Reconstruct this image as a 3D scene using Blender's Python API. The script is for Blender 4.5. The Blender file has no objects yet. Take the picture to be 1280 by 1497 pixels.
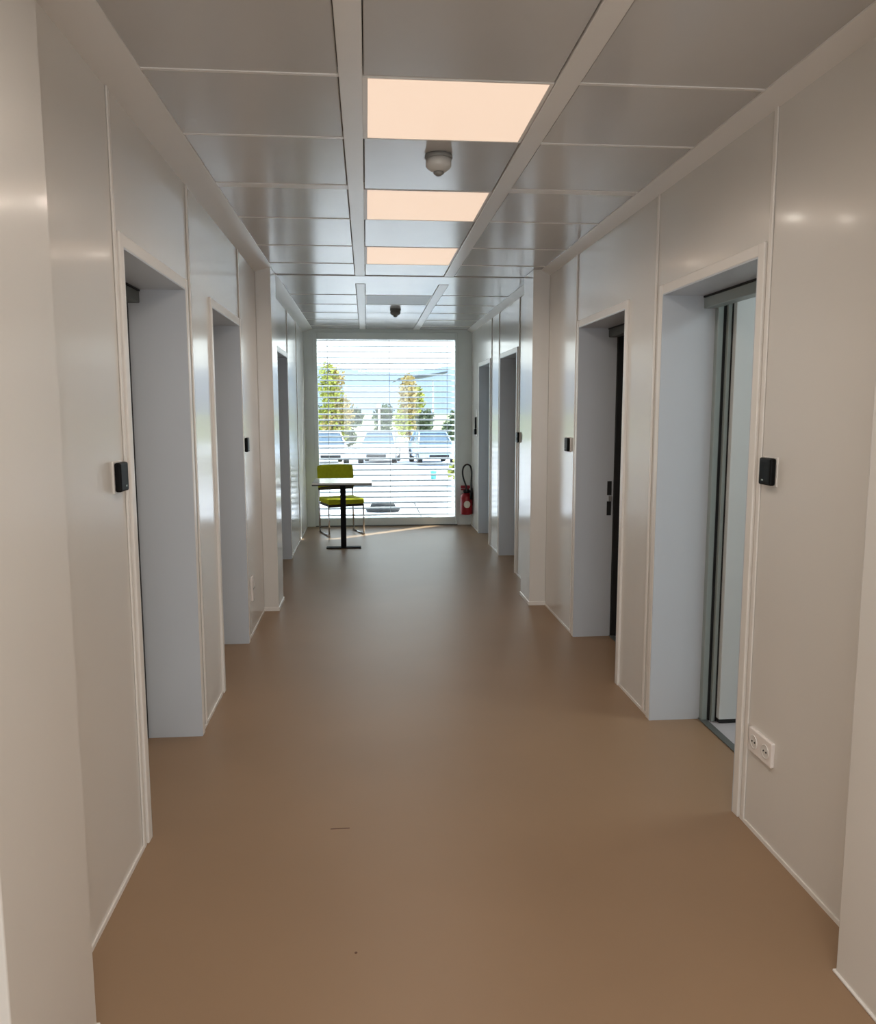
import bpy, bmesh, math, random
from mathutils import Vector, Matrix

random.seed(7)
SC = bpy.context.scene
C = SC.collection
PI = math.pi


# ------------------------------------------------------------------ colours and materials
def lin(r, g, b):
    def f(v):
        v /= 255.0
        return v / 12.92 if v <= 0.04045 else ((v + 0.055) / 1.055) ** 2.4
    return (f(r), f(g), f(b), 1.0)


def mat(name, col, rough=0.5, metal=0.0, var=0.03, scale=6.0, bump=0.0, spec=0.5, coat=0.0, stretch=None, emis=None, emis_s=0.0):
    m = bpy.data.materials.new(name)
    m.use_nodes = True
    nt = m.node_tree
    b = nt.nodes['Principled BSDF']
    b.inputs['Coat Roughness'].default_value = 0.12
    tc = nt.nodes.new('ShaderNodeTexCoord')
    mp = nt.nodes.new('ShaderNodeMapping')
    if stretch:
        mp.inputs['Scale'].default_value = stretch
    nz = nt.nodes.new('ShaderNodeTexNoise')
    nz.inputs['Scale'].default_value = scale
    nz.inputs['Detail'].default_value = 4
    nt.links.new(tc.outputs['Object'], mp.inputs['Vector'])
    nt.links.new(mp.outputs['Vector'], nz.inputs['Vector'])
    rp = nt.nodes.new('ShaderNodeValToRGB')
    rp.color_ramp.elements[0].position = 0.3
    rp.color_ramp.elements[1].position = 0.7
    rp.color_ramp.elements[0].color = tuple(min(1, c * (1 - var)) for c in col[:3]) + (1,)
    rp.color_ramp.elements[1].color = tuple(min(1, c * (1 + var)) for c in col[:3]) + (1,)
    nt.links.new(nz.outputs['Fac'], rp.inputs['Fac'])
    nt.links.new(rp.outputs['Color'], b.inputs['Base Color'])
    b.inputs['Roughness'].default_value = rough
    b.inputs['Metallic'].default_value = metal
    b.inputs['Specular IOR Level'].default_value = spec
    b.inputs['Coat Weight'].default_value = coat
    if bump:
        bp = nt.nodes.new('ShaderNodeBump')
        bp.inputs['Strength'].default_value = bump
        bp.inputs['Distance'].default_value = 0.01
        nt.links.new(nz.outputs['Fac'], bp.inputs['Height'])
        nt.links.new(bp.outputs['Normal'], b.inputs['Normal'])
    if emis:
        b.inputs['Emission Color'].default_value = emis
        b.inputs['Emission Strength'].default_value = emis_s
    return m


def glass_mat():
    m = bpy.data.materials.new('window_glass')
    m.use_nodes = True
    nt = m.node_tree
    nt.nodes.clear()
    out = nt.nodes.new('ShaderNodeOutputMaterial')
    tr = nt.nodes.new('ShaderNodeBsdfTransparent')
    tr.inputs['Color'].default_value = (0.93, 0.97, 0.96, 1)
    gl = nt.nodes.new('ShaderNodeBsdfGlossy')
    gl.inputs['Roughness'].default_value = 0.02
    lw = nt.nodes.new('ShaderNodeLayerWeight')
    pw = nt.nodes.new('ShaderNodeMath')
    pw.operation = 'POWER'
    pw.inputs[1].default_value = 4.0
    nt.links.new(lw.outputs['Facing'], pw.inputs[0])
    fr = nt.nodes.new('ShaderNodeMath')
    fr.operation = 'MULTIPLY_ADD'
    fr.inputs[1].default_value = 0.8
    fr.inputs[2].default_value = 0.035
    nt.links.new(pw.outputs[0], fr.inputs[0])
    mx = nt.nodes.new('ShaderNodeMixShader')
    nt.links.new(fr.outputs[0], mx.inputs['Fac'])
    nt.links.new(tr.outputs['BSDF'], mx.inputs[1])
    nt.links.new(gl.outputs['BSDF'], mx.inputs[2])
    nt.links.new(mx.outputs['Shader'], out.inputs['Surface'])
    return m


def floor_mat():
    m = mat('brown_vinyl', (0.31, 0.200, 0.120, 1), rough=0.42, var=0.05, scale=1.3, spec=0.35)
    nt = m.node_tree
    b = nt.nodes['Principled BSDF']
    tc = nt.nodes.new('ShaderNodeTexCoord')
    n2 = nt.nodes.new('ShaderNodeTexNoise')
    n2.inputs['Scale'].default_value = 60
    bp = nt.nodes.new('ShaderNodeBump')
    bp.inputs['Strength'].default_value = 0.08
    bp.inputs['Distance'].default_value = 0.002
    nt.links.new(tc.outputs['Object'], n2.inputs['Vector'])
    nt.links.new(n2.outputs['Fac'], bp.inputs['Height'])
    nt.links.new(bp.outputs['Normal'], b.inputs['Normal'])
    return m


M = {
    'wall': mat('coated_wall_panel', (0.73, 0.705, 0.665, 1), rough=0.26, var=0.012, scale=2.0, spec=0.5, bump=0.02, coat=0.45),
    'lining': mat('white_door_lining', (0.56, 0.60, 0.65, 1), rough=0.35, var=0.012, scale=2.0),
    'trim': mat('white_trim', (0.80, 0.77, 0.73, 1), rough=0.3, var=0.01, scale=4.0),
    'ceil': mat('grey_ceiling_panel', (0.56, 0.55, 0.535, 1), rough=0.2, var=0.015, scale=3.0, spec=0.55),
    'rail': mat('pale_ceiling_rail', (0.80, 0.78, 0.75, 1), rough=0.3, var=0.01),
    'void': mat('dark_ceiling_void', (0.03, 0.03, 0.03, 1), rough=0.9),
    'floor': floor_mat(),
    'room_floor': mat('lilac_grey_floor', (0.50, 0.48, 0.50, 1), rough=0.5, var=0.04),
    'frame': mat('grey_green_aluminium', (0.33, 0.38, 0.37, 1), rough=0.4, metal=0.2, var=0.03),
    'dframe': mat('dark_frame_profile', (0.10, 0.11, 0.105, 1), rough=0.5, var=0.04),
    'leaf': mat('white_door_leaf', (0.70, 0.73, 0.73, 1), rough=0.35, var=0.015),
    'black': mat('black_plastic', (0.004, 0.004, 0.004, 1), rough=0.45, var=0.1, spec=0.12),
    'rubber_and_gap_shade': mat('black_rubber', (0.012, 0.012, 0.013, 1), rough=0.7, var=0.1),
    'blackmetal': mat('black_powder_coat', (0.003, 0.003, 0.003, 1), rough=0.6, var=0.1, spec=0.15),
    'steel': mat('brushed_steel', (0.55, 0.55, 0.54, 1), rough=0.3, metal=1.0, var=0.05),
    'chrome': mat('chrome_tube', (0.62, 0.62, 0.63, 1), rough=0.15, metal=1.0, var=0.02),
    'diff': mat('lit_diffuser', (0.4, 0.35, 0.3, 1), rough=0.6, var=0.005, emis=lin(249, 219, 194), emis_s=0.88),
    'diff_off': mat('unlit_diffuser', (0.36, 0.37, 0.37, 1), rough=0.4, var=0.01),
    'lightframe': mat('light_frame', (0.85, 0.82, 0.77, 1), rough=0.4),
    'plastic': mat('white_plastic', (0.75, 0.73, 0.70, 1), rough=0.35, var=0.01),
    'mplastic': mat('pale_grey_plastic', (0.55, 0.55, 0.53, 1), rough=0.35, var=0.01),
    'gplastic': mat('grey_plastic', (0.22, 0.22, 0.21, 1), rough=0.4, var=0.02),
    'socket': mat('socket_plastic', (0.85, 0.80, 0.77, 1), rough=0.35, var=0.01),
    'led': mat('status_light', (0.2, 0.22, 0.2, 1), rough=0.3, emis=(0.5, 0.6, 0.5, 1), emis_s=0.15),
    'red': mat('red_enamel', (0.27, 0.008, 0.015, 1), rough=0.4, var=0.05, coat=0.1, spec=0.3),
    'tag': mat('pale_sticker', (0.72, 0.66, 0.56, 1), rough=0.5, var=0.08, scale=40),
    'lime': mat('lime_fabric', (0.40, 0.41, 0.015, 1), rough=0.85, var=0.10, scale=30, bump=0.15, spec=0.2),
    'shell': mat('dark_chair_shell', (0.035, 0.022, 0.015, 1), rough=0.5, var=0.1),
    'laminate': mat('white_laminate', (0.90, 0.90, 0.88, 1), rough=0.15, var=0.01),
    'edge': mat('dark_table_edge', (0.03, 0.035, 0.035, 1), rough=0.5),
    'slat': mat('grey_slat', (0.36, 0.37, 0.37, 1), rough=0.35, var=0.02),
    'cord': mat('grey_cord', (0.25, 0.26, 0.27, 1), rough=0.7),
    'winframe': mat('window_frame_paint', (0.72, 0.77, 0.755, 1), rough=0.4, var=0.02),
    'glass': glass_mat(),
    'paving': mat('pale_paving', (0.74, 0.74, 0.78, 1), rough=0.8, var=0.04, scale=3),
    'joint': mat('dark_joint', (0.05, 0.05, 0.05, 1), rough=0.9),
    'gravel': mat('pale_gravel', (0.66, 0.65, 0.66, 1), rough=0.9, var=0.16, scale=2.2, bump=0.2),
    'field': mat('dry_grass_field', (0.22, 0.25, 0.12, 1), rough=0.9, var=0.15, scale=0.4),
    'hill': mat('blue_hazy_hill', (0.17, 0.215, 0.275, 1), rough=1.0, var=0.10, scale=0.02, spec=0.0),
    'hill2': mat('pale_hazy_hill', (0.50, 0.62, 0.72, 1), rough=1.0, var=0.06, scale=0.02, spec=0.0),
    'leaf_yellow': mat('yellow_green_leaves', (0.33, 0.35, 0.07, 1), rough=0.7, var=0.3, scale=2.5, spec=0.2),
    'leaf_orange': mat('autumn_leaves', (0.40, 0.31, 0.12, 1), rough=0.7, var=0.25, scale=2.5, spec=0.2),
    'leaf_dark': mat('dark_green_leaves', (0.09, 0.12, 0.06, 1), rough=0.7, var=0.35, scale=2.0, spec=0.2),
    'bark': mat('bark', (0.14, 0.10, 0.07, 1), rough=0.9, var=0.2),
    'car_white': mat('white_car_paint', (0.80, 0.82, 0.86, 1), rough=0.25, var=0.01, coat=0.5),
    'car_blue': mat('pale_blue_car_paint', (0.36, 0.52, 0.72, 1), rough=0.25, var=0.01, coat=0.5),
    'car_silver': mat('silver_car_paint', (0.58, 0.62, 0.66, 1), rough=0.25, var=0.01, coat=0.5),
    'car_glass': mat('car_glass', (0.10, 0.14, 0.18, 1), rough=0.1, var=0.02),
    'tyre': mat('tyre_rubber', (0.015, 0.015, 0.017, 1), rough=0.8),
    'lens': mat('lamp_lens', (0.85, 0.87, 0.9, 1), rough=0.1),
    'darkbox': mat('dark_grey_plastic', (0.010, 0.013, 0.015, 1), rough=0.8, var=0.1),
    'roofdark': mat('dark_roof_sheet', (0.07, 0.085, 0.09, 1), rough=0.6, var=0.1),
    'post': mat('pale_post_paint', (0.85, 0.86, 0.88, 1), rough=0.5),
    'teal': mat('teal_plastic', (0.08, 0.36, 0.34, 1), rough=0.5),
    'render': mat('pale_building_render', (0.66, 0.70, 0.72, 1), rough=0.9, var=0.04),
    'scuff': mat('scuff_mark', (0.12, 0.055, 0.03, 1), rough=0.6),
}


# ------------------------------------------------------------------ mesh helpers
class MB:
    def __init__(self):
        self.bm = bmesh.new()

    def box(self, x0, x1, y0, y1, z0, z1, bev=0.0, seg=2):
        if x0 > x1: x0, x1 = x1, x0
        if y0 > y1: y0, y1 = y1, y0
        bm = self.bm if not bev else bmesh.new()
        v = [bm.verts.new((x, y, z)) for z in (z0, z1) for y in (y0, y1) for x in (x0, x1)]
        for f in ((0, 2, 3, 1), (4, 5, 7, 6), (0, 1, 5, 4), (2, 6, 7, 3), (0, 4, 6, 2), (1, 3, 7, 5)):
            bm.faces.new([v[i] for i in f])
        if bev:
            bmesh.ops.bevel(bm, geom=bm.edges[:], offset=bev, segments=seg, profile=0.5, affect='EDGES')
            self.merge(bm)
        return self

    def merge(self, bm, mtx=None):
        vm = {}
        for v in bm.verts:
            vm[v] = self.bm.verts.new(mtx @ v.co if mtx else v.co)
        for f in bm.faces:
            try:
                nf = self.bm.faces.new([vm[v] for v in f.verts])
                nf.smooth = f.smooth
            except ValueError:
                pass
        bm.free()

    def prism(self, pts, axis, a, b, smooth=False):
        """closed outline extruded from a to b along an axis; pts are the two other coordinates in order"""
        def P(p, t):
            return {'x': (t, p[0], p[1]), 'y': (p[0], t, p[1]), 'z': (p[0], p[1], t)}[axis]
        A = [self.bm.verts.new(P(p, a)) for p in pts]
        B = [self.bm.verts.new(P(p, b)) for p in pts]
        n = len(pts)
        self.bm.faces.new(A[::-1])
        self.bm.faces.new(B)
        for i in range(n):
            f = self.bm.faces.new((A[i], A[(i + 1) % n], B[(i + 1) % n], B[i]))
            f.smooth = smooth
        return self

    def lathe(self, prof, c=(0, 0, 0), n=28, axis='z'):
        rings = []
        for r, h in prof:
            ring = []
            for k in range(n):
                a = 2 * PI * k / n
                p = (r * math.cos(a), r * math.sin(a), h)
                if axis == 'x': p = (h, p[0], p[1])
                if axis == 'y': p = (p[0], h, p[1])
                ring.append(self.bm.verts.new((c[0] + p[0], c[1] + p[1], c[2] + p[2])))
            rings.append(ring)
        for a, b in zip(rings, rings[1:]):
            for k in range(n):
                f = self.bm.faces.new((a[k], a[(k + 1) % n], b[(k + 1) % n], b[k]))
                f.smooth = True
        self.bm.faces.new(rings[0][::-1])
        self.bm.faces.new(rings[-1])
        return self

    def tube(self, pts, r, n=10):
        pts = [Vector(p) for p in pts]
        rings = []
        up = Vector((0, 0, 1))
        prev = None
        for i, p in enumerate(pts):
            d = (pts[min(i + 1, len(pts) - 1)] - pts[max(i - 1, 0)]).normalized()
            if prev is None:
                s = d.cross(up)
                if s.length < 1e-3: s = d.cross(Vector((1, 0, 0)))
            else:
                s = prev - d * prev.dot(d)
            s.normalize()
            prev = s
            t = d.cross(s)
            rings.append([self.bm.verts.new(p + r * (math.cos(2 * PI * k / n) * s + math.sin(2 * PI * k / n) * t)) for k in range(n)])
        for a, b in zip(rings, rings[1:]):
            for k in range(n):
                f = self.bm.faces.new((a[k], a[(k + 1) % n], b[(k + 1) % n], b[k]))
                f.smooth = True
        self.bm.faces.new(rings[0][::-1])
        self.bm.faces.new(rings[-1])
        return self

    def build(self, name, m, parent=None):
        bmesh.ops.recalc_face_normals(self.bm, faces=self.bm.faces[:])
        me = bpy.data.meshes.new(name)
        self.bm.to_mesh(me)
        self.bm.free()
        for x in (m if isinstance(m, list) else [m]):
            me.materials.append(x)
        o = bpy.data.objects.new(name, me)
        C.objects.link(o)
        if parent:
            o.parent = parent
        return o


def bend(pts, r, n=5):
    """round the corners of a polyline"""
    pts = [Vector(p) for p in pts]
    out = [pts[0]]
    for a, b, c in zip(pts, pts[1:], pts[2:]):
        d1 = (a - b); d2 = (c - b)
        k = min(r, d1.length * 0.49, d2.length * 0.49)
        p1 = b + d1.normalized() * k
        p2 = b + d2.normalized() * k
        for i in range(n + 1):
            t = i / n
            out.append((1 - t) ** 2 * p1 + 2 * t * (1 - t) * b + t * t * p2)
    out.append(pts[-1])
    return out


def tag(o, label, cat, group=None):
    o['label'] = label
    o['category'] = cat
    if group: o['group'] = group
    return o


def thing(name, label, cat, loc=(0, 0, 0), rz=0.0, group=None):
    o = bpy.data.objects.new(name, None)
    o.empty_display_size = 0.1
    C.objects.link(o)
    o.location = loc
    o.rotation_euler = (0, 0, rz)
    return tag(o, label, cat, group)


def struct(o, label, cat):
    o['kind'] = 'structure'
    return tag(o, label, cat)


def dup(root, loc, rz, label=None):
    r = root.copy()
    C.objects.link(r)
    r.location = loc
    r.rotation_euler = (0, 0, rz)
    if label: r['label'] = label
    for ch in list(root.children):
        c = ch.copy()
        C.objects.link(c)
        c.parent = r
        for g in ch.children:
            d = g.copy()
            C.objects.link(d)
            d.parent = c
    return r


# ------------------------------------------------------------------ dimensions (metres)
XL, XR = -0.77, 1.335          # faces of the corridor walls
WT = 0.235                     # wall thickness
H = 2.48                       # ceiling height
YB, YE = -3.5, 10.22           # back of the corridor, end wall face
DH = 1.985                     # door opening height
PL, PR = -0.663, 1.212         # inner faces of the piers
RX0, RX1 = -0.655, 1.272       # edges of the ceiling panels
DL = [(2.695, 3.575), (4.17, 5.04), (7.1, 7.975)]
DR = [(2.685, 3.57), (4.095, 5.0), (7.1, 7.975), (8.66, 9.48)]

# ------------------------------------------------------------------ room shell
struct(MB().box(XL - 0.3, XR + WT, YB, 10.28, -0.12, 0).build('floor', M['floor']),
       'smooth brown vinyl floor running down the corridor to the window', 'floor')


def wall(name, x0, x1, doors, label):
    b = MB()
    y = YB
    for a, c in doors:
        b.box(x0, x1, y, a, 0, 2.62)
        b.box(x0, x1, a, c, DH, 2.62)
        y = c
    b.box(x0, x1, y, YE + 0.08, 0, 2.62)
    struct(b.build(name, M['wall']), label, 'wall')


wall('wall_left', XL - WT, XL, DL, 'glossy cream panelled wall along the left of the corridor')
wall('wall_right', XR, XR + WT, DR, 'glossy cream panelled wall along the right of the corridor')
struct(MB().box(XL - WT, XR + WT, YB - 0.1, YB, 0, 2.62).build('wall_back', M['wall']),
       'plain wall closing the corridor behind the viewer', 'wall')

# end wall around the window
WX0, WX1, WZ1 = -0.66, 1.155, 2.40
b = MB()
b.box(XL, WX0, YE, YE + 0.08, 0, 2.62)
b.box(WX1, XR, YE, YE + 0.08, 0, 2.62)
b.box(WX0, WX1, YE, YE + 0.08, WZ1, 2.62)
struct(b.build('wall_end', M['winframe']), 'grey end wall strips either side of the big window', 'wall')

# ceiling: dark slab, panels with fine gaps
CY = [-1.26, -0.69, 0.03, 0.60, 1.31, 1.87, 2.59, 3.155, 3.845, 4.435, 5.15, 5.745, 6.205]
CY2 = [6.60, 7.25, 7.90, 8.55, 9.20, 9.85, YE]
LIGHTS = [(0.03, 0.60), (1.31, 1.87), (2.60, 3.15), (3.855, 4.435), (5.155, 5.745)]
LX0, LX1 = 0.014, 0.585
b = MB()
b.box(XL - WT, XR + WT, YB - 0.1, 10.3, 2.54, 2.64)
struct(b.build('ceiling_slab', M['void']), 'dark void above the ceiling panels', 'ceiling')


def islight(y0, y1):
    m = (y0 + y1) / 2
    return any(a < m < c for a, c in LIGHTS) or (7.25 < m < 7.9)


b = MB()
for ys in (CY, CY2):
    for y0, y1 in zip(ys, ys[1:]):
        for x0, x1 in ((XL, -0.072), (0.0, 0.597), (0.672, XR)):
            if x0 == 0.0 and islight(y0, y1):
                continue
            b.box(x0 + 0.003, x1 - 0.003, y0 + 0.003, y1 - 0.003, H, H + 0.03, bev=0.003, seg=1)
b.box(XL, XR, YB, CY[0], H, H + 0.03)
b.box(XL, XR, 6.235, 6.60, H - 0.004, H + 0.03, bev=0.004, seg=1)
struct(b.build('ceiling', M['ceil']), 'grey glossy metal ceiling panels between pale rails', 'ceiling')

n = 0


def trim(b, m, label):
    global n
    n += 1
    return struct(b.build('trim_%d' % n, m), label, 'trim')


for x0, x1, s in ((-0.072, 0.0, 'left'), (0.597, 0.672, 'right')):
    b = MB()
    b.box(x0, x1, CY[0], 6.205, H - 0.006, H + 0.04, bev=0.002, seg=1)
    b.box(x0, x1, 6.60, YE, H - 0.006, H + 0.04, bev=0.002, seg=1)
    trim(b, M['rail'], 'pale rail along the ceiling on the %s of the light panels' % s)
b = MB()
for ys in (CY[1:-1], CY2[1:-1]):
    for y in ys:
        w = 0.032 if abs(y - 3.845) < 0.01 else 0.007
        dy = -0.025 if w > 0.02 else 0
        for x0, x1 in ((RX0 - 0.03, -0.072), (0.672, RX1 + 0.03)):
            b.box(x0, x1, y - w + dy, y + w + dy, H - 0.003, H + 0.02)
trim(b, M['rail'], 'thin pale cross strips between the ceiling panels')
# sloped cover strips where wall meets ceiling
for s, xw, xc in (('left', XL, RX0), ('right', XR, RX1)):
    b = MB()
    for y0, y1 in ((YB, 5.87), (6.2, YE)):
        b.prism([(xw, 2.438), (xc, H - 0.006), (xc, H + 0.02), (xw, H + 0.02)], 'y', y0, y1)
    trim(b, M['rail'], 'sloped cover strip between the %s wall and the ceiling' % s)
# piers (module frames) that stand proud of the walls
for s, xw, xp, y0, y1, t in (('left', XL, PL, 1.40, 1.82, 'near left pier at the edge of the picture'),
                             ('right', XR, PR, 1.40, 1.84, 'near right pier at the edge of the picture'),
                             ('left', XL, PL, 5.87, 6.20, 'narrow pier standing proud of the left wall halfway down'),
                             ('right', XR, PR, 5.86, 6.21, 'narrow pier standing proud of the right wall halfway down')):
    b = MB()
    b.box(xw, xp, y0, y1, 0, H, bev=0.004)
    trim(b, M['wall'], t)
    b = MB()
    e = 0.006 if s == 'left' else -0.006
    b.box(xw, xp + e, y0 - 0.006, y1 + 0.006, 0, 0.03 if y0 > 3 else 0.008, bev=0.002, seg=1)
    trim(b, M['trim'], 'white skirting around the foot of the ' + t.split(' at ')[0].split(' standing')[0] + ' on the ' + s)
# vertical joint covers
for s, xw, e, ys in (('left', XL, 0.010, (2.628, 3.69, 5.085, 7.0, 8.08, 9.1)), ('right', XR, -0.010, (2.618, 3.672, 5.085, 7.0, 8.08, 8.56))):
    for y, t in zip(ys, ('nearest', 'second', 'third', 'first beyond the pier', 'second beyond the pier', 'last before the window')):
        b = MB()
        b.box(xw, xw + e * 0.7, y - 0.012, y + 0.012, 0.0, 2.44, bev=0.004, seg=2)
        trim(b, M['trim'], 'white vertical joint cover on the %s wall, %s' % (s, t))
# thin skirting line
for s, xw, e, doors in (('left', XL, 0.005, DL), ('right', XR, -0.005, DR)):
    b = MB()
    y = YB
    segs = []
    for a, c in doors:
        segs.append((y, a - 0.047)); y = c + 0.047
    segs.append((y, YE))
    for a, c in segs:
        b.box(xw, xw + e, a, c, 0, 0.014)
    struct(b.build('baseboard_' + s, M['trim']), 'thin pale skirting line at the foot of the %s wall' % s, 'baseboard')


# ------------------------------------------------------------------ doors
def door(k, side, y0, y1, label, state='closed', rails=True):
    s = -1 if side == 'left' else 1
    xf = XL if side == 'left' else XR
    X = lambda u: xf + s * u
    root = bpy.data.objects.new('door_%d' % k, None)
    C.objects.link(root)
    root.location = (X(0), (y0 + y1) / 2, 0)
    struct(root, label, 'door')
    inv = Matrix.Translation(-root.location)

    def part(b, name, m, parent=root):
        for v in b.bm.verts:
            v.co = inv @ v.co
        return b.build(name, m, parent)
    w = 0.042
    b = MB()
    b.box(X(-0.012), X(0.004), y0 - w, y0, 0, DH + w, bev=0.004)
    b.box(X(-0.012), X(0.004), y1, y1 + w, 0, DH + w, bev=0.004)
    b.box(X(-0.010), X(0.004), y0, y1, DH, DH + w, bev=0.004)
    part(b, 'casing', M['trim'])
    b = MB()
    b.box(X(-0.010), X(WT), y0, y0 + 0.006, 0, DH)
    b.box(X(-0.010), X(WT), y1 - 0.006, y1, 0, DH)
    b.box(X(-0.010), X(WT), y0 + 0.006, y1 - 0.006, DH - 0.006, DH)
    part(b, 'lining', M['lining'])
    b = MB()
    b.box(X(0.18), X(WT), y0 + 0.006, y1 - 0.006, DH - 0.062, DH - 0.014, bev=0.003, seg=1)
    hd = part(b, 'frame_head', M['frame'] if state == 'open' else M['dframe'])
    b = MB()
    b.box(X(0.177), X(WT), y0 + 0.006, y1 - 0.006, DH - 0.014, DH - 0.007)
    part(b, 'rubber_and_gap_shade', M['rubber_and_gap_shade'], hd)  # black strip painting in the shadow gap above the head profile
    if state == 'open':
        # frame jamb at the far side, then the leaf swung back into the room
        b = MB()
        b.box(X(WT), X(WT + 0.028), y1 - 0.035, y1 + 0.03, 0, DH, bev=0.003, seg=1)
        b.box(X(WT + 0.042), X(WT + 0.06), y1 - 0.05, y1 + 0.03, 0, DH, bev=0.003, seg=1)
        b.box(X(WT), X(WT + 0.06), y0 - 0.03, y0 + 0.004, 0, DH, bev=0.003, seg=1)
        jm = part(b, 'frame_jamb', M['frame'])
        b = MB()
        b.box(X(WT + 0.028), X(WT + 0.042), y1 - 0.03, y1 + 0.03, 0, DH)
        b.box(X(WT + 0.06), X(WT + 0.068), y1 - 0.045, y1 + 0.03, 0, DH)
        part(b, 'jamb_gasket', M['rubber_and_gap_shade'], jm)
        b = MB()
        b.box(X(WT + 0.068), X(WT + 0.92), y1 - 0.075, y1 - 0.03, 0.02, DH - 0.02, bev=0.003)
        lf = part(b, 'leaf', M['leaf'])
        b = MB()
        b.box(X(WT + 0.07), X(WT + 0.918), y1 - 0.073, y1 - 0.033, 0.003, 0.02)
        part(b, 'drop_seal', M['rubber_and_gap_shade'], lf)
        b = MB()
        b.tube(bend([(X(WT + 0.85), y1 - 0.075, 1.0), (X(WT + 0.85), y1 - 0.125, 1.0), (X(WT + 0.73), y1 - 0.125, 1.0)], 0.02), 0.009)
        part(b, 'handle', M['steel'], lf)
    elif state == 'ajar':
        b = MB()
        b.box(X(WT), X(WT + 0.04), y1 - 0.02, y1 + 0.03, 0, DH, bev=0.003, seg=1)
        b.box(X(WT), X(WT + 0.04), y0 - 0.03, y0 + 0.004, 0, DH, bev=0.003, seg=1)
        jm = part(b, 'frame_jamb', M['rubber_and_gap_shade'])
        b = MB()
        b.box(X(0.195), X(0.222), y1 - 0.011, y1 - 0.006, 0.93, 1.02)
        b.box(X(0.195), X(0.222), y1 - 0.011, y1 - 0.006, 0.80, 0.89)
        st = part(b, 'strike_plate', M['rubber_and_gap_shade'])
        b = MB()
        b.box(X(0.205), X(0.225), y1 - 0.014, y1 - 0.006, 0.895, 0.925)
        part(b, 'latch', M['steel'], st)
        b = MB()
        b.box(X(WT + 0.05), X(WT + 0.9), y0 - 0.075, y0 - 0.03, 0.01, DH - 0.02, bev=0.003)
        part(b, 'leaf', M['leaf'])
    else:
        b = MB()
        b.box(X(WT), X(WT + 0.045), y0 - 0.03, y1 + 0.03, 0.0, DH + 0.03)
        lf = part(b, 'leaf', M['leaf'])
        b = MB()
        b.box(X(WT - 0.006), X(WT), y1 - 0.018, y1 - 0.006, 0, DH - 0.062)
        part(b, 'jamb_gasket', M['rubber_and_gap_shade'], lf)
        b = MB()
        yh = y0 + 0.09
        b.tube(bend([(X(WT), yh, 1.0), (X(WT - 0.05), yh, 1.0), (X(WT - 0.05), yh + 0.12, 1.0)], 0.02), 0.009)
        part(b, 'handle', M['steel'], lf)
    b = MB()
    b.box(X(WT - 0.006), X(WT + 0.03), y0 + 0.006, y1 - 0.006, 0, 0.007, bev=0.002, seg=1)
    part(b, 'threshold', M['dframe'])


door(1, 'left', *DL[0], 'nearest doorway in the left wall, deep bluish reveal')
door(2, 'left', *DL[1], 'second doorway in the left wall, just before the pier')
door(3, 'left', *DL[2], 'doorway in the left wall beyond the pier')
door(4, 'right', *DR[0], 'nearest doorway in the right wall with its leaf standing open', 'open')
door(5, 'right', *DR[1], 'second doorway in the right wall, dark gap at its edge', 'ajar')
door(6, 'right', *DR[2], 'first doorway in the right wall beyond the pier')
door(7, 'right', *DR[3], 'last doorway in the right wall before the window')

# rooms behind the two open doors
RX = XR + WT
b = MB()
b.box(RX, 4.0, 1.9, 4.02, -0.12, -0.0005)
struct(b.build('floor', M['room_floor']), 'lilac grey floor of the room behind the open door', 'floor')
b = MB()
b.box(RX, 4.0, 4.02, 6.4, -0.12, -0.0005)
struct(b.build('floor', M['room_floor']), 'floor of the dark room behind the second right doorway', 'floor')
b = MB()
b.box(4.0, 4.1, 1.8, 6.5, -0.12, 2.62)
b.box(RX, 4.0, 1.8, 1.9, -0.12, 2.62)
b.box(RX, 4.0, 3.97, 4.01, 0, 2.5)
b.box(RX, 4.0, 6.4, 6.5, -0.12, 2.62)
struct(b.build('wall_room', M['leaf']), 'white walls of the side rooms behind the right doorways', 'wall')
b = MB()
b.box(RX, 4.0, 1.9, 6.4, 2.5, 2.62)
struct(b.build('ceiling_room', M['leaf']), 'white ceiling of the side rooms behind the right doorways', 'ceiling')

# ------------------------------------------------------------------ window with external blind
FY0, FY1 = YE - 0.012, YE + 0.08
root = bpy.data.objects.new('window_1', None)
C.objects.link(root)
struct(root, 'large floor-length window at the end of the corridor', 'window')
b = MB()
GX0, GX1, GZ0, GZ1 = -0.607, 1.125, 0.105, 2.352
for x0, x1, z0, z1 in ((WX0, GX0, 0.0, 2.44), (GX1, WX1, 0.0, 2.44), (GX0, GX1, 0.0, GZ0), (GX0, GX1, GZ1, 2.44)):
    b.box(x0, x1, FY0, FY1, z0, z1, bev=0.004, seg=1)
fr = b.build('frame', M['winframe'], root)
b = MB()
b.box(GX0 - 0.004, GX1 + 0.004, YE + 0.03, YE + 0.036, GZ0 - 0.004, GZ1 + 0.004)
b.build('pane', M['glass'], root)
b = MB()
b.box(WX0, WX1, FY0 - 0.010, FY0, 0.0, 0.012)
b.build('sill_strip', M['dframe'], root)

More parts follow.
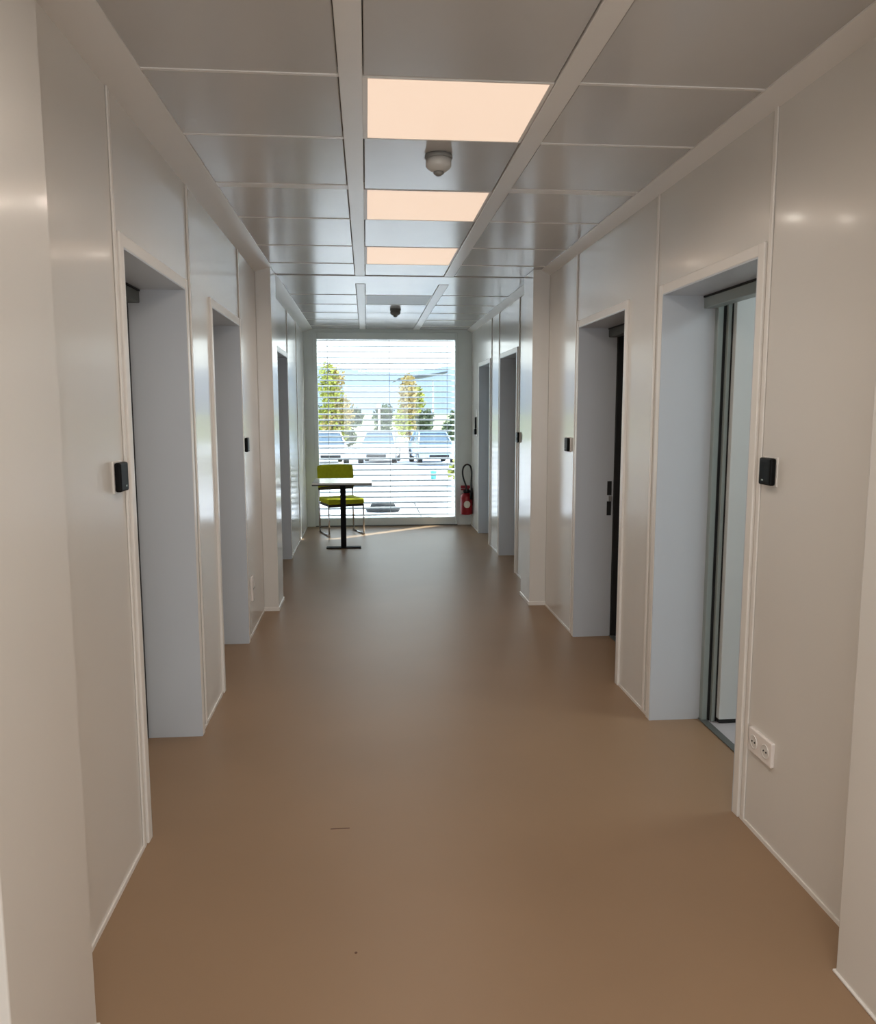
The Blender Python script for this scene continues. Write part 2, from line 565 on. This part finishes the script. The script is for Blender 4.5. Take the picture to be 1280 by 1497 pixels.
BY = YE + 0.08 + 0.185          # centre plane of the blind
bl = thing('venetian_blind', 'wide white venetian blind hanging outside the end window, slats open', 'blind', (0.25, BY, 0))
bx0, bx1 = -0.66 - 0.25, 1.156 - 0.25
b = MB()
zs = 2.36
while zs > 0.17:
    t = math.radians(13)
    pts_t, pts_b = [], []
    for i in range(7):
        v = -0.04 + 0.08 * i / 6
        zz = zs + 0.006 * (1 - (v / 0.04) ** 2) + v * math.tan(t)
        pts_t.append((v, zz)); pts_b.append((v, zz - 0.0012))
    b.prism(pts_t + pts_b[::-1], 'x', bx0, bx1, smooth=False)
    zs -= 0.072
b.build('slats', M['slat'], bl)
b = MB()
b.box(bx0, bx1, -0.05, 0.05, 2.40, 2.50, bev=0.004)
b.build('headrail', M['slat'], bl)
b = MB()
b.box(bx0, bx1, -0.035, 0.035, 0.10, 0.118, bev=0.004)
b.build('bottom_rail', M['slat'], bl)
for xx in (-0.74, 0.05, 0.80):
    for dy in (-0.043, 0.043):
        b = MB()
        b.tube([(xx, dy, 0.11), (xx, dy, 1.2), (xx, dy, 2.41)], 0.0022, 6)
        b.build('cord', M['cord'], bl)
    if dy:
        pass

# ------------------------------------------------------------------ ceiling lights
LXC = (LX0 + LX1) / 2


def ceiling_light(name, y0, y1, label, m):
    t = thing(name, label, 'ceiling light', (LXC, (y0 + y1) / 2, H), 0, 'square light panels in the corridor ceiling')
    hx, hy = (LX1 - LX0) / 2, (y1 - y0) / 2
    f = 0.014
    b = MB()
    for x0, x1, a, c in ((-hx - f, hx + 0.010, -hy - 0.004, -hy + 0.004), (-hx - f, hx + 0.010, hy - 0.004, hy + 0.004), (-hx - f, -hx + 0.002, -hy + 0.004, hy - 0.004), (hx - 0.002, hx + 0.010, -hy + 0.004, hy - 0.004)):
        b.box(x0, x1, a, c, -0.002, 0.03)
    b.build('frame', M['lightframe'], t)
    b = MB()
    b.box(-hx + 0.002, hx - 0.002, -hy + 0.004, hy - 0.004, 0.0, 0.02)
    b.build('diffuser', m, t)
    return t


for (y0, y1), lb in zip(LIGHTS, ('lit square ceiling panel out of view behind the viewer', 'lit square ceiling panel above the viewer, just out of the picture',
                                 'nearest and largest glowing peach light panel in the ceiling', 'middle glowing peach light panel, just beyond the near smoke detector',
                                 'farthest and smallest glowing peach light panel, before the ceiling seam')):
    ceiling_light('ceiling_light', y0, y1, lb, M['diff'])
ceiling_light('ceiling_light', 7.26, 7.89, 'unlit grey light panel in the far ceiling beyond the seam', M['diff_off'])

# ------------------------------------------------------------------ smoke detectors
def detector(x, y, label, m1, m2):
    t = thing('smoke_detector', label, 'smoke detector', (x, y, H), 0, 'smoke detectors on the corridor ceiling')
    MB().lathe([(0.030, 0.0), (0.054, -0.002), (0.056, -0.014), (0.053, -0.018)]).build('base', m2, t)
    MB().lathe([(0.050, -0.018), (0.051, -0.044), (0.046, -0.052), (0.030, -0.064), (0.022, -0.066)]).build('housing', m1, t)
    MB().lathe([(0.021, -0.066), (0.020, -0.074), (0.008, -0.082), (0.002, -0.083)], n=20).build('sensor_cap', m2, t)


detector(0.298, 3.325, 'grey round smoke detector between the two nearest light panels', M['mplastic'], M['gplastic'])
detector(0.30, 8.22, 'small dark smoke detector on the far ceiling near the window', M['gplastic'], M['gplastic'])

# ------------------------------------------------------------------ card readers, sockets, handset
def reader(side, y, z, label):
    s = 1 if side == 'left' else -1
    x = XL if side == 'left' else XR
    t = thing('card_reader', label, 'card reader', (x, y, z), 0, 'black card readers beside the doors')
    b = MB(); b.box(-s * 0.002, s * 0.004, -0.044, 0.044, -0.049, 0.049, bev=0.0015, seg=1); b.build('back_plate', M['plastic'], t)
    b = MB(); b.box(s * 0.004, s * 0.024, -0.040, 0.040, -0.045, 0.045, bev=0.006); b.build('housing', M['black'], t)
    b = MB(); b.box(s * 0.024, s * 0.0246, 0.006, 0.018, -0.031, -0.026); b.build('status_light', M['led'], t)


reader('left', 2.545, 1.268, 'black card reader beside the nearest doorway on the left wall')
reader('left', 5.17, 1.256, 'small black card reader on the left wall between the second doorway and the pier')
reader('right', 2.545, 1.268, 'black card reader above the white socket on the near right wall')
reader('right', 5.225, 1.245, 'small black card reader on the right wall just before the pier')
reader('right', 6.985, 1.235, 'black card reader on the right wall just beyond the pier')


def socket(side, y, z, hw, hh, gangs, label):
    s = 1 if side == 'left' else -1
    x = XL if side == 'left' else XR
    t = thing('wall_socket', label, 'socket', (x, y, z), 0)
    b = MB(); b.box(-s * 0.002, s * 0.012, -hw, hw, -hh, hh, bev=0.004); b.build('face_plate', M['socket'], t)
    for k in range(gangs):
        c = -hw + (2 * k + 1) * hw / gangs
        r = min(hw / gangs, hh) * 0.62
        b = MB()
        b.lathe([(r, s * 0.0115), (r, s * 0.014), (r * 0.86, s * 0.0142), (r * 0.80, s * 0.0125)], c=(0, c, 0), axis='x', n=24)
        o = b.build('outlet', M['plastic'], t)
        for dy in (-0.009, 0.009):
            b = MB(); b.lathe([(0.003, s * 0.0125), (0.003, s * 0.0145)], c=(0, c + dy, 0), axis='x', n=10); b.build('pin_hole', M['rubber_and_gap_shade'], o)


socket('right', 2.508, 0.328, 0.080, 0.043, 2, 'white double socket low on the near right wall under the card reader')
socket('left', 5.28, 0.305, 0.043, 0.08, 2, 'small white socket low on the left wall before the pier')

t = thing('wall_handset', 'slim dark wall handset beside the last doorway on the right', 'handset', (XR, 9.72, 1.28))
b = MB(); b.box(-0.006, 0.002, -0.045, 0.045, -0.12, 0.20, bev=0.003); b.build('back_plate', M['plastic'], t)
b = MB(); b.box(-0.034, -0.006, -0.034, 0.034, -0.10, -0.03, bev=0.008); b.build('mouthpiece', M['black'], t)
b = MB(); b.box(-0.026, -0.006, -0.022, 0.022, -0.03, 0.11, bev=0.007); b.build('grip', M['black'], t)

# ------------------------------------------------------------------ fire extinguisher
t = thing('fire_extinguisher', 'red fire extinguisher with looped black hose on the wall right of the window', 'fire extinguisher', (1.258, 10.10, 0.15))
MB().lathe([(0.064, 0.0), (0.075, 0.004), (0.077, 0.02), (0.077, 0.215), (0.072, 0.245), (0.050, 0.268), (0.026, 0.276), (0.024, 0.285)]).build('cylinder', M['red'], t)
b = MB(); b.lathe([(0.028, 0.270), (0.042, 0.285), (0.042, 0.315), (0.026, 0.325)], n=18)
b.box(-0.012, 0.065, -0.055, 0.012, 0.285, 0.312, bev=0.006); v = b.build('valve', M['black'], t)
b = MB(); b.box(-0.075, 0.045, -0.022, 0.022, 0.335, 0.372, bev=0.008); b.box(-0.072, 0.02, -0.018, 0.018, 0.312, 0.325, bev=0.004); b.box(-0.018, 0.03, -0.016, 0.016, 0.32, 0.34); b.build('lever', M['red'], v)
b = MB()
loop = [(0.0, -0.050, 0.300), (-0.014, -0.066, 0.37), (-0.045, -0.066, 0.46), (-0.058, -0.066, 0.53), (-0.052, -0.066, 0.595), (-0.024, -0.066, 0.635),
        (0.012, -0.066, 0.642), (0.044, -0.066, 0.615), (0.057, -0.066, 0.55), (0.056, -0.068, 0.48), (0.052, -0.072, 0.41), (0.050, -0.082, 0.35), (0.050, -0.088, 0.26)]
L = [Vector(p) for p in loop]
sm = []
for i in range(len(L) - 1):
    p0, p1, p2, p3 = L[max(i - 1, 0)], L[i], L[i + 1], L[min(i + 2, len(L) - 1)]
    for k in range(5):
        u = k / 5
        sm.append(0.5 * ((2 * p1) + (p2 - p0) * u + (2 * p0 - 5 * p1 + 4 * p2 - p3) * u * u + (3 * p1 - p0 - 3 * p2 + p3) * u ** 3))
sm.append(L[-1])
MB().tube(sm, 0.0105, 10).build('hose', M['rubber_and_gap_shade'], t)
b = MB(); b.lathe([(0.012, 0.20), (0.020, 0.215), (0.014, 0.29)], c=(0.050, -0.088, 0), n=14); b.build('nozzle', M['black'], t)
# round-ended sticker wrapped on the cylinder
b = MB()
rows = []
for i in range(9):
    a = math.radians(-122 + 62 * i / 8)
    hh = 0.045 * math.sqrt(max(0.05, 1 - ((i - 4) / 4.2) ** 2))
    rows.append([b.bm.verts.new((0.0782 * math.cos(a), 0.0782 * math.sin(a), 0.135 + k * hh)) for k in (-1, 1)])
for p, q in zip(rows, rows[1:]):
    b.bm.faces.new((p[0], q[0], q[1], p[1]))
b.build('sticker', M['tag'], t)
b = MB(); b.box(0.06, XR - 1.258, -0.02, 0.02, 0.18, 0.21); b.box(XR - 1.258 - 0.004, XR - 1.258 + 0.003, -0.03, 0.03, 0.12, 0.34)
b.build('bracket', M['blackmetal'], t)

# ------------------------------------------------------------------ table
t = thing('pedestal_table', 'small white topped table on a black pedestal in front of the window', 'table', (-0.262, 8.58, 0))
b = MB(); b.box(-0.31, 0.31, -0.30, 0.30, 0.712, 0.730, bev=0.003); b.build('tabletop', M['laminate'], t)
b = MB(); b.box(-0.309, 0.309, -0.299, 0.299, 0.700, 0.712, bev=0.002, seg=1); b.build('underside', M['edge'], t)
b = MB(); b.box(-0.029, 0.029, -0.029, 0.029, 0.012, 0.70, bev=0.004); b.build('column', M['blackmetal'], t)
b = MB(); b.box(-0.185, 0.185, -0.05, 0.05, 0.0, 0.014, bev=0.004); b.build('base', M['blackmetal'], t)
b = MB(); b.box(-0.16, 0.16, -0.05, 0.05, 0.690, 0.700, bev=0.002); b.build('support_bar', M['blackmetal'], t)

# ------------------------------------------------------------------ chair (local: faces -Y)
t = thing('cantilever_chair', 'lime green upholstered chair on thin chrome legs behind the small table', 'chair', (-0.315, 9.62, 0), math.radians(19))
t.scale = (1.07, 1.0, 1.0)
b = MB()
bm = bmesh.new()
v = [bm.verts.new((x, y, z)) for z in (0.375, 0.44) for y in (-0.22, 0.20) for x in (-0.205, 0.205)]
for f in ((0, 2, 3, 1), (4, 5, 7, 6), (0, 1, 5, 4), (2, 6, 7, 3), (0, 4, 6, 2), (1, 3, 7, 5)):
    bm.faces.new([v[i] for i in f])
bmesh.ops.bevel(bm, geom=bm.edges[:], offset=0.02, segments=4, profile=0.5, affect='EDGES')
for f in bm.faces: f.smooth = True
b.merge(bm)
b.build('seat', M['lime'], t)
b = MB(); b.box(-0.2, 0.2, -0.21, 0.19, 0.345, 0.375, bev=0.008); b.build('seat_pan', M['shell'], t)
# backrest: gently curved padded panel with a dark shell behind and under
b = MB()
nx, nz = 12, 8
grid = {}
for sd in (0, 1):
    for i in range(nx + 1):
        for j in range(nz + 1):
            u = -1 + 2 * i / nx; w = j / nz
            x = 0.212 * u * (1 - 0.05 * (w > 0.99))
            z = 0.555 + 0.262 * w - 0.008 * abs(u) ** 6
            e = max(0.0, max(abs(u) ** 8, abs(2 * w - 1) ** 8))
            y = 0.205 + 0.05 * w - 0.03 * u * u + (0.0 if sd == 0 else 0.045 * (1 - 0.55 * e)) - (0.0 if sd else -0.010 * e)
            grid[sd, i, j] = b.bm.verts.new((x, y, z))
for sd in (0, 1):
    for i in range(nx):
        for j in range(nz):
            f = b.bm.faces.new((grid[sd, i, j], grid[sd, i + 1, j], grid[sd, i + 1, j + 1], grid[sd, i, j + 1])); f.smooth = True
for i in range(nx):
    for j in (0, nz):
        b.bm.faces.new((grid[0, i, j], grid[0, i + 1, j], grid[1, i + 1, j], grid[1, i, j]))
for j in range(nz):
    for i in (0, nx):
        b.bm.faces.new((grid[0, i, j], grid[0, i, j + 1], grid[1, i, j + 1], grid[1, i, j]))
b.build('backrest', M['lime'], t)
b = MB(); b.box(-0.208, 0.208, 0.195, 0.225, 0.515, 0.555, bev=0.008); b.build('back_rail', M['shell'], t)
for sx in (-1, 1):
    b = MB()
    b.tube(bend([(sx * 0.2, 0.215, 0.60), (sx * 0.2, 0.215, 0.36), (sx * 0.2, 0.19, 0.012)], 0.03), 0.0095)
    b.build('leg', M['chrome'], t)
    b = MB()
    b.tube([(sx * 0.2, -0.19, 0.37), (sx * 0.2, -0.195, 0.2), (sx * 0.2, -0.20, 0.012)], 0.0095)
    b.build('leg', M['chrome'], t)
    b = MB()
    b.tube([(sx * 0.2, -0.215, 0.0095), (sx * 0.2, 0, 0.0095), (sx * 0.2, 0.215, 0.0095)], 0.0095)
    b.build('runner', M['chrome'], t)

# small marks on the floor
b = MB(); b.box(-0.145, -0.078, 2.692, 2.697, 0.0, 0.0006)
tag(b.build('scuff_mark', M['scuff']), 'short dark scuff line on the brown floor in the foreground', 'mark')
b = MB(); b.lathe([(0.0035, 0.0), (0.004, 0.001), (0.002, 0.0022)], c=(-0.047, 2.03, 0), n=12)
tag(b.build('crumb', M['scuff']), 'tiny dark speck on the floor at the bottom of the picture', 'speck')

# ------------------------------------------------------------------ outside
b = MB()
b.box(-8, 12, 10.30, 13.3, -0.35, -0.05)
struct(b.build('terrace', M['paving']), 'bright pale paving outside the window', 'paving')
b = MB()
for x in (-4.23, -1.73, 0.77, 3.27, 5.77):
    b.box(x - 0.012, x + 0.012, 10.3, 13.3, -0.05, -0.0485)
b.box(-8, 12, 13.27, 13.31, -0.05, -0.0485)
struct(b.build('paving_joints', M['joint']), 'dark straight joints in the pale paving outside', 'paving')
b = MB()
ys = [13.3, 14.5, 17, 20, 30, 60]
zs_ = [-0.07, -0.12, -0.5, -0.95, -1.0, -1.0]
for (y0, z0), (y1, z1) in zip(zip(ys, zs_), list(zip(ys, zs_))[1:]):
    q = [b.bm.verts.new(p) for p in ((-30, y0, z0), (40, y0, z0), (40, y1, z1), (-30, y1, z1))]
    b.bm.faces.new(q)
bmesh.ops.remove_doubles(b.bm, verts=b.bm.verts[:], dist=1e-4)
struct(b.build('car_park', M['gravel']), 'pale gravel ground sloping down to the parked cars', 'ground')
b = MB()
q = [b.bm.verts.new(p) for p in ((-500, 60, -1.0), (500, 60, -1.0), (500, 900, -1.0), (-500, 900, -1.0))]
b.bm.faces.new(q)
struct(b.build('field', M['field']), 'distant green field behind the car park', 'ground')


def ridge(name, Y, pts, m, label):
    b = MB()
    top = []
    xs = [pts[0][0] + (pts[-1][0] - pts[0][0]) * i / 80 for i in range(81)]
    for x in xs:
        for (x0, z0), (x1, z1) in zip(pts, pts[1:]):
            if x0 <= x <= x1:
                z = z0 + (z1 - z0) * (x - x0) / (x1 - x0)
        top.append((x, z + 0.6 * math.sin(x * 0.13) + 0.4 * math.sin(x * 0.31 + 1)))
    A = [b.bm.verts.new((x, Y - 120, -1.5)) for x, z in top]
    B_ = [b.bm.verts.new((x, Y - 50, z * 0.6)) for x, z in top]
    D = [b.bm.verts.new((x, Y, z)) for x, z in top]
    for P_, Q in ((A, B_), (B_, D)):
        for i in range(len(P_) - 1):
            f = b.bm.faces.new((P_[i], P_[i + 1], Q[i + 1], Q[i])); f.smooth = True
    struct(b.build(name, m), label, 'hill')


ridge('hill', 620, [(-400, 30), (-60, 36), (-20, 34), (20, 30), (80, 36), (160, 30), (400, 25)], M['hill'], 'blue hazy ridge on the horizon')


def foliage_tree(name, x, y, z0, crown, trunk_h, mats, label, cat, group, dens=1.0, trunk=True):
    """crown: list of (dx, dy, dz, rx, ry, rz) blobs; leaves are small quads"""
    t = thing(name, label, cat, (x, y, z0), 0, group)
    if trunk:
        b = MB()
        b.tube([(0, 0, 0), (0.03, 0, trunk_h * 0.5), (0.0, 0.02, trunk_h), (0.02, 0, trunk_h + 0.7)], 0.07, 8)
        b.build('trunk', M['bark'], t)
    for bi, m in enumerate(mats):
        b = MB()
        for k, (dx, dy, dz, rx, ry, rz) in enumerate(crown):
            if k % len(mats) != bi: continue
            cnt = int(420 * dens)
            for i in range(cnt):
                d = Vector((random.gauss(0, 1), random.gauss(0, 1), random.gauss(0, 1))).normalized() * random.uniform(0.45, 1.0)
                p = Vector((dx + d.x * rx, dy + d.y * ry, dz + d.z * rz))
                if p.z < 0.02: p.z = 0.02 + random.random() * 0.2
                a = Vector((random.gauss(0, 1), random.gauss(0, 1), random.gauss(0, 1))).normalized()
                c = a.orthogonal().normalized()
                e = a.cross(c)
                s = random.uniform(0.07, 0.15)
                b.bm.faces.new([b.bm.verts.new(p + s * v) for v in (c, e * 0.6, -c, -e * 0.6)])
        b.build('foliage' if len(mats) == 1 or bi == 0 else 'autumn_foliage', m, t)
    return t


def crownblobs(nb, w, h, z):
    out = []
    for i in range(nb):
        a = random.uniform(0, 2 * PI); r = random.uniform(0, 0.55)
        out.append((w * r * math.cos(a), w * r * math.sin(a) * 0.7, z + h * random.uniform(-0.4, 0.45), w * 0.5, w * 0.45, h * 0.33))
    return out


T = 'trees and shrubs beyond the car park'
foliage_tree('tree', -1.95, 47, -1.0, crownblobs(9, 1.4, 3.3, 2.8), 1.4, [M['leaf_yellow'], M['leaf_orange']], 'yellow and orange leaved tree seen through the blind at the left of the window', 'tree', T)
foliage_tree('tree', 2.5, 47, -1.0, crownblobs(8, 1.1, 2.8, 2.7), 1.4, [M['leaf_yellow'], M['leaf_orange']], 'yellow and orange leaved tree seen through the blind right of the middle of the window', 'tree', T)
for i, (x, w, h, lb) in enumerate(((-2.2, 1.3, 1.7, 'dark green shrub at the far left behind the yellow tree'), (-0.6, 1.1, 1.6, 'dark green shrub between the two yellow trees, left of the pale post'),
                                   (0.9, 1.2, 1.7, 'dark green shrub between the two yellow trees, right of the pale post'), (2.7, 1.2, 1.6, 'dark green shrub behind the right yellow tree'),
                                   (4.4, 1.3, 1.5, 'dark green shrub at the far right behind the car park'))):
    foliage_tree('shrub', x * 1.35, 52, -1.0, crownblobs(6, w, h * 1.2, h * 0.84), 0.5, [M['leaf_dark']], lb, 'shrub', T, 0.9, trunk=False)
foliage_tree('shrub', 3.25, 26, -0.98, crownblobs(5, 0.8, 0.7, 0.55), 0.3, [M['leaf_yellow']], 'low yellow green shrub at the right of the window view', 'shrub', T, 0.8, trunk=False)


# parked cars (local: nose towards -Y)
def car(name, x, y, rz, paint, label):
    t = thing(name, label, 'car', (x, y, -1.0), rz, 'cars parked beyond the terrace')
    W = 0.86
    lower = [(-2.0, 0.30), (-2.02, 0.55), (-1.9, 0.72), (-1.05, 0.92), (1.55, 0.98), (1.95, 0.92), (2.0, 0.45), (1.95, 0.28)]
    b = MB()
    bm = bmesh.new()
    A = [bm.verts.new((-W, p[0], p[1])) for p in lower]
    B_ = [bm.verts.new((W, p[0], p[1])) for p in lower]
    bm.faces.new(A[::-1]); bm.faces.new(B_)
    for i in range(len(lower)):
        j = (i + 1) % len(lower)
        bm.faces.new((A[i], A[j], B_[j], B_[i]))
    bmesh.ops.recalc_face_normals(bm, faces=bm.faces[:])
    bmesh.ops.bevel(bm, geom=bm.edges[:], offset=0.07, segments=3, profile=0.5, affect='EDGES')
    for f in bm.faces: f.smooth = True
    b.merge(bm)
    b.build('body', paint, t)
    # cabin: tapered greenhouse with roof
    b = MB()
    lo = [(-0.78, -1.0, 0.90), (0.78, -1.0, 0.90), (0.78, 1.7, 0.95), (-0.78, 1.7, 0.95)]
    hi = [(-0.62, -0.25, 1.44), (0.62, -0.25, 1.44), (0.62, 1.25, 1.46), (-0.62, 1.25, 1.46)]
    va = [b.bm.verts.new(p) for p in lo]; vb = [b.bm.verts.new(p) for p in hi]
    b.bm.faces.new(va[::-1]); b.bm.faces.new(vb)
    for i in range(4):
        b.bm.faces.new((va[i], va[(i + 1) % 4], vb[(i + 1) % 4], vb[i]))
    b.build('windows', M['car_glass'], t)
    b = MB()
    b.box(-0.64, 0.64, -0.30, 1.30, 1.43, 1.50, bev=0.03, seg=3)
    for sx in (-1, 1):
        b.tube([(sx * 0.79, -1.02, 0.9), (sx * 0.63, -0.26, 1.46)], 0.035, 8)
        b.tube([(sx * 0.79, 1.7, 0.95), (sx * 0.63, 1.26, 1.46)], 0.05, 8)
        b.tube([(sx * 0.785, 0.4, 0.93), (sx * 0.635, 0.45, 1.46)], 0.03, 8)
    b.build('roof', paint, t)
    for sx in (-1, 1):
        for yy in (-1.25, 1.3):
            b = MB(); b.lathe([(0.18, sx * 0.68), (0.31, sx * 0.68), (0.315, sx * 0.72), (0.315, sx * 0.86), (0.30, sx * 0.885), (0.18, sx * 0.885)], c=(0, yy, 0.315), axis='x', n=20)
            w = b.build('wheel', M['tyre'], t)
            b = MB(); b.lathe([(0.17, sx * 0.88), (0.17, sx * 0.892), (0.05, sx * 0.90)], c=(0, yy, 0.315), axis='x', n=14); b.build('hub', M['steel'], w)
        b = MB(); b.box(sx * 0.48, sx * 0.80, -1.99, -1.86, 0.60, 0.70, bev=0.02); b.build('headlight', M['lens'], t)
        b = MB(); b.box(sx * 0.80, sx * 0.97, -0.85, -0.75, 0.96, 1.06, bev=0.02); b.build('wing_mirror', paint, t)
    b = MB(); b.box(-0.45, 0.45, -2.03, -1.95, 0.36, 0.50, bev=0.01); b.build('grille', M['tyre'], t)
    return t


car('car', -1.9, 38, math.radians(8), M['car_white'], 'white car parked at the left, seen above the green chair')
car('car', 0.62, 38.5, math.radians(-6), M['car_silver'], 'silver car parked in the middle of the row seen through the blind')
car('car', 3.05, 37.8, math.radians(5), M['car_blue'], 'pale blue car parked at the right of the row seen through the blind')

# pale post, bin, canopy, low dark box
t = thing('lamp_post', 'thin pale post rising between the two yellow trees', 'lamp post', (0.66, 43, -1.0))
MB().lathe([(0.10, 0), (0.10, 0.06), (0.06, 0.09), (0.055, 2.6)], n=14).build('pole', M['post'], t)
MB().lathe([(0.055, 2.6), (0.12, 2.64), (0.12, 2.76), (0.04, 2.82)], n=14).build('lamp_head', M['post'], t)
t = thing('waste_bin', 'small teal bin at the edge of the car park', 'bin', (2.36, 28.5, -0.995))
t.scale = (0.55, 0.55, 0.55)
b = MB(); b.lathe([(0.16, 0), (0.20, 0.5), (0.20, 0.52)], n=18); b.build('body', M['teal'], t)
b = MB(); b.lathe([(0.21, 0.52), (0.21, 0.56), (0.15, 0.60)], n=18); b.build('lid', M['teal'], t)
t = thing('canopy', 'thin dark sloping canopy roof seen high through the right of the blind', 'canopy', (3.7, 56, -1.0))
b = MB()
b.prism([(-1.9, 4.40), (-1.6, 4.52), (0.2, 4.70), (1.8, 5.02), (1.8, 5.12), (0.2, 4.86), (-1.5, 4.64)], 'y', -1.2, 1.2)
b.build('roof', M['roofdark'], t)
for sx in (-0.9, 0.9):
    b = MB(); b.tube([(sx, 0, 0), (sx, 0, 2), (sx, 0, 4.6)], 0.04, 8); b.build('post', M['post'], t)
t = thing('low_dark_box', 'low dark rounded box on the pale paving just outside the window', 'box', (0.23, 12.1, -0.05))
b = MB()
b.lathe([(0.24, 0.0), (0.26, 0.02), (0.25, 0.05), (0.20, 0.075)], n=28)
for v in b.bm.verts: v.co.y *= 0.7
b.build('base', M['darkbox'], t)
b = MB()
b.lathe([(0.19, 0.075), (0.185, 0.11), (0.15, 0.13), (0.05, 0.14)], n=28)
for v in b.bm.verts: v.co.y *= 0.7
b.build('cover', M['darkbox'], t)

# ------------------------------------------------------------------ lights
def lamp(kind, name, loc, energy, col, rot=None, **kw):
    d = bpy.data.lights.new(name, kind)
    d.energy = energy
    d.color = col
    for k, v in kw.items(): setattr(d, k, v)
    o = bpy.data.objects.new(name, d)
    C.objects.link(o)
    o.location = loc
    if rot is not None: o.rotation_euler = rot
    return o


WARM = (1.0, 0.90, 0.80)
for (y0, y1) in LIGHTS:
    for fx in (0.25, 0.75):
        for fy in (0.5,):
            lamp('SPOT', 'panel_lamp', (LX0 + fx * (LX1 - LX0), y0 + fy * (y1 - y0), H - 0.015), 8.0 if y0 > 2 else 3.5, WARM, (0, 0, 0), shadow_soft_size=0.0, spot_size=math.radians(165), spot_blend=0.6)
# daylight from the bright hall behind the viewer
lamp('AREA', 'hall_daylight', (0.28, YB + 0.06, 1.15), 58, (0.90, 0.95, 1.0), (math.radians(90), 0, 0), shape='RECTANGLE', size=1.9, size_y=2.1)
# unseen fill light added overhead to brighten the near floor and walls
lamp('AREA', 'near_fill', (0.30, 0.0, 2.46), 23, (1.0, 0.95, 0.88), (0, 0, 0), shape='SQUARE', size=1.0)
# area light added overhead, standing in for the open side room's window daylight
lamp('AREA', 'room_fill', (2.7, 2.9, 2.47), 14, (0.92, 1.0, 1.0), (0, 0, 0), shape='SQUARE', size=0.6)
# sun from beyond the window, right of it
d = Vector((-1.70, -1.30, -2.75)).normalized()
s = lamp('SUN', 'sun', (5, 20, 10), 13.0, (1.0, 0.96, 0.91), angle=math.radians(0.6))
s.rotation_euler = d.to_track_quat('-Z', 'Y').to_euler()

w = bpy.data.worlds.new('sky')
SC.world = w
w.use_nodes = True
nt = w.node_tree
bg = nt.nodes['Background']
tc = nt.nodes.new('ShaderNodeTexCoord')
sp = nt.nodes.new('ShaderNodeSeparateXYZ')
rp = nt.nodes.new('ShaderNodeValToRGB')
nt.links.new(tc.outputs['Generated'], sp.inputs['Vector'])
nt.links.new(sp.outputs['Z'], rp.inputs['Fac'])
e = rp.color_ramp.elements
e[0].position = 0.0; e[0].color = (0.80, 0.88, 0.95, 1)
e[1].position = 0.9; e[1].color = (0.45, 0.62, 0.95, 1)
x = rp.color_ramp.elements.new(0.07); x.color = (0.97, 0.99, 1.0, 1)
x = rp.color_ramp.elements.new(0.35); x.color = (0.85, 0.93, 1.0, 1)
nt.links.new(rp.outputs['Color'], bg.inputs['Color'])
bg.inputs['Strength'].default_value = 3.4

# ------------------------------------------------------------------ camera
f, yaw, pitch, roll = 1170.0, 0.08815, 0.12611, -0.001326
cy_, sy_ = math.cos(yaw), math.sin(yaw)
cp, sp_ = math.cos(pitch), math.sin(pitch)
cr, sr = math.cos(roll), math.sin(roll)
base = Matrix(((1, 0, 0), (0, 0, -1), (0, 1, 0)))
Ry = Matrix(((cy_, 0, -sy_), (0, 1, 0), (sy_, 0, cy_)))
Rx = Matrix(((1, 0, 0), (0, cp, -sp_), (0, sp_, cp)))
Rz = Matrix(((cr, -sr, 0), (sr, cr, 0), (0, 0, 1)))
R = Rz @ Rx @ Ry @ base
cam = bpy.data.cameras.new('camera')
cam.sensor_fit = 'HORIZONTAL'
cam.sensor_width = 36.0
cam.lens = f / 1280 * 36.0
cam.clip_start = 0.05
cam.clip_end = 3000
co = bpy.data.objects.new('camera', cam)
C.objects.link(co)
rot = Matrix((R[0], -R[1], -R[2])).transposed()
co.matrix_world = Matrix.Translation((0, 0, 1.47)) @ rot.to_4x4()
SC.camera = co

SC.view_settings.view_transform = 'Standard'
SC.view_settings.look = 'None'
SC.cycles.use_denoising = True
SC.cycles.max_bounces = 10
SC.cycles.diffuse_bounces = 6
SC.cycles.glossy_bounces = 5
SC.cycles.transparent_max_bounces = 12
SC.cycles.sample_clamp_indirect = 6.0
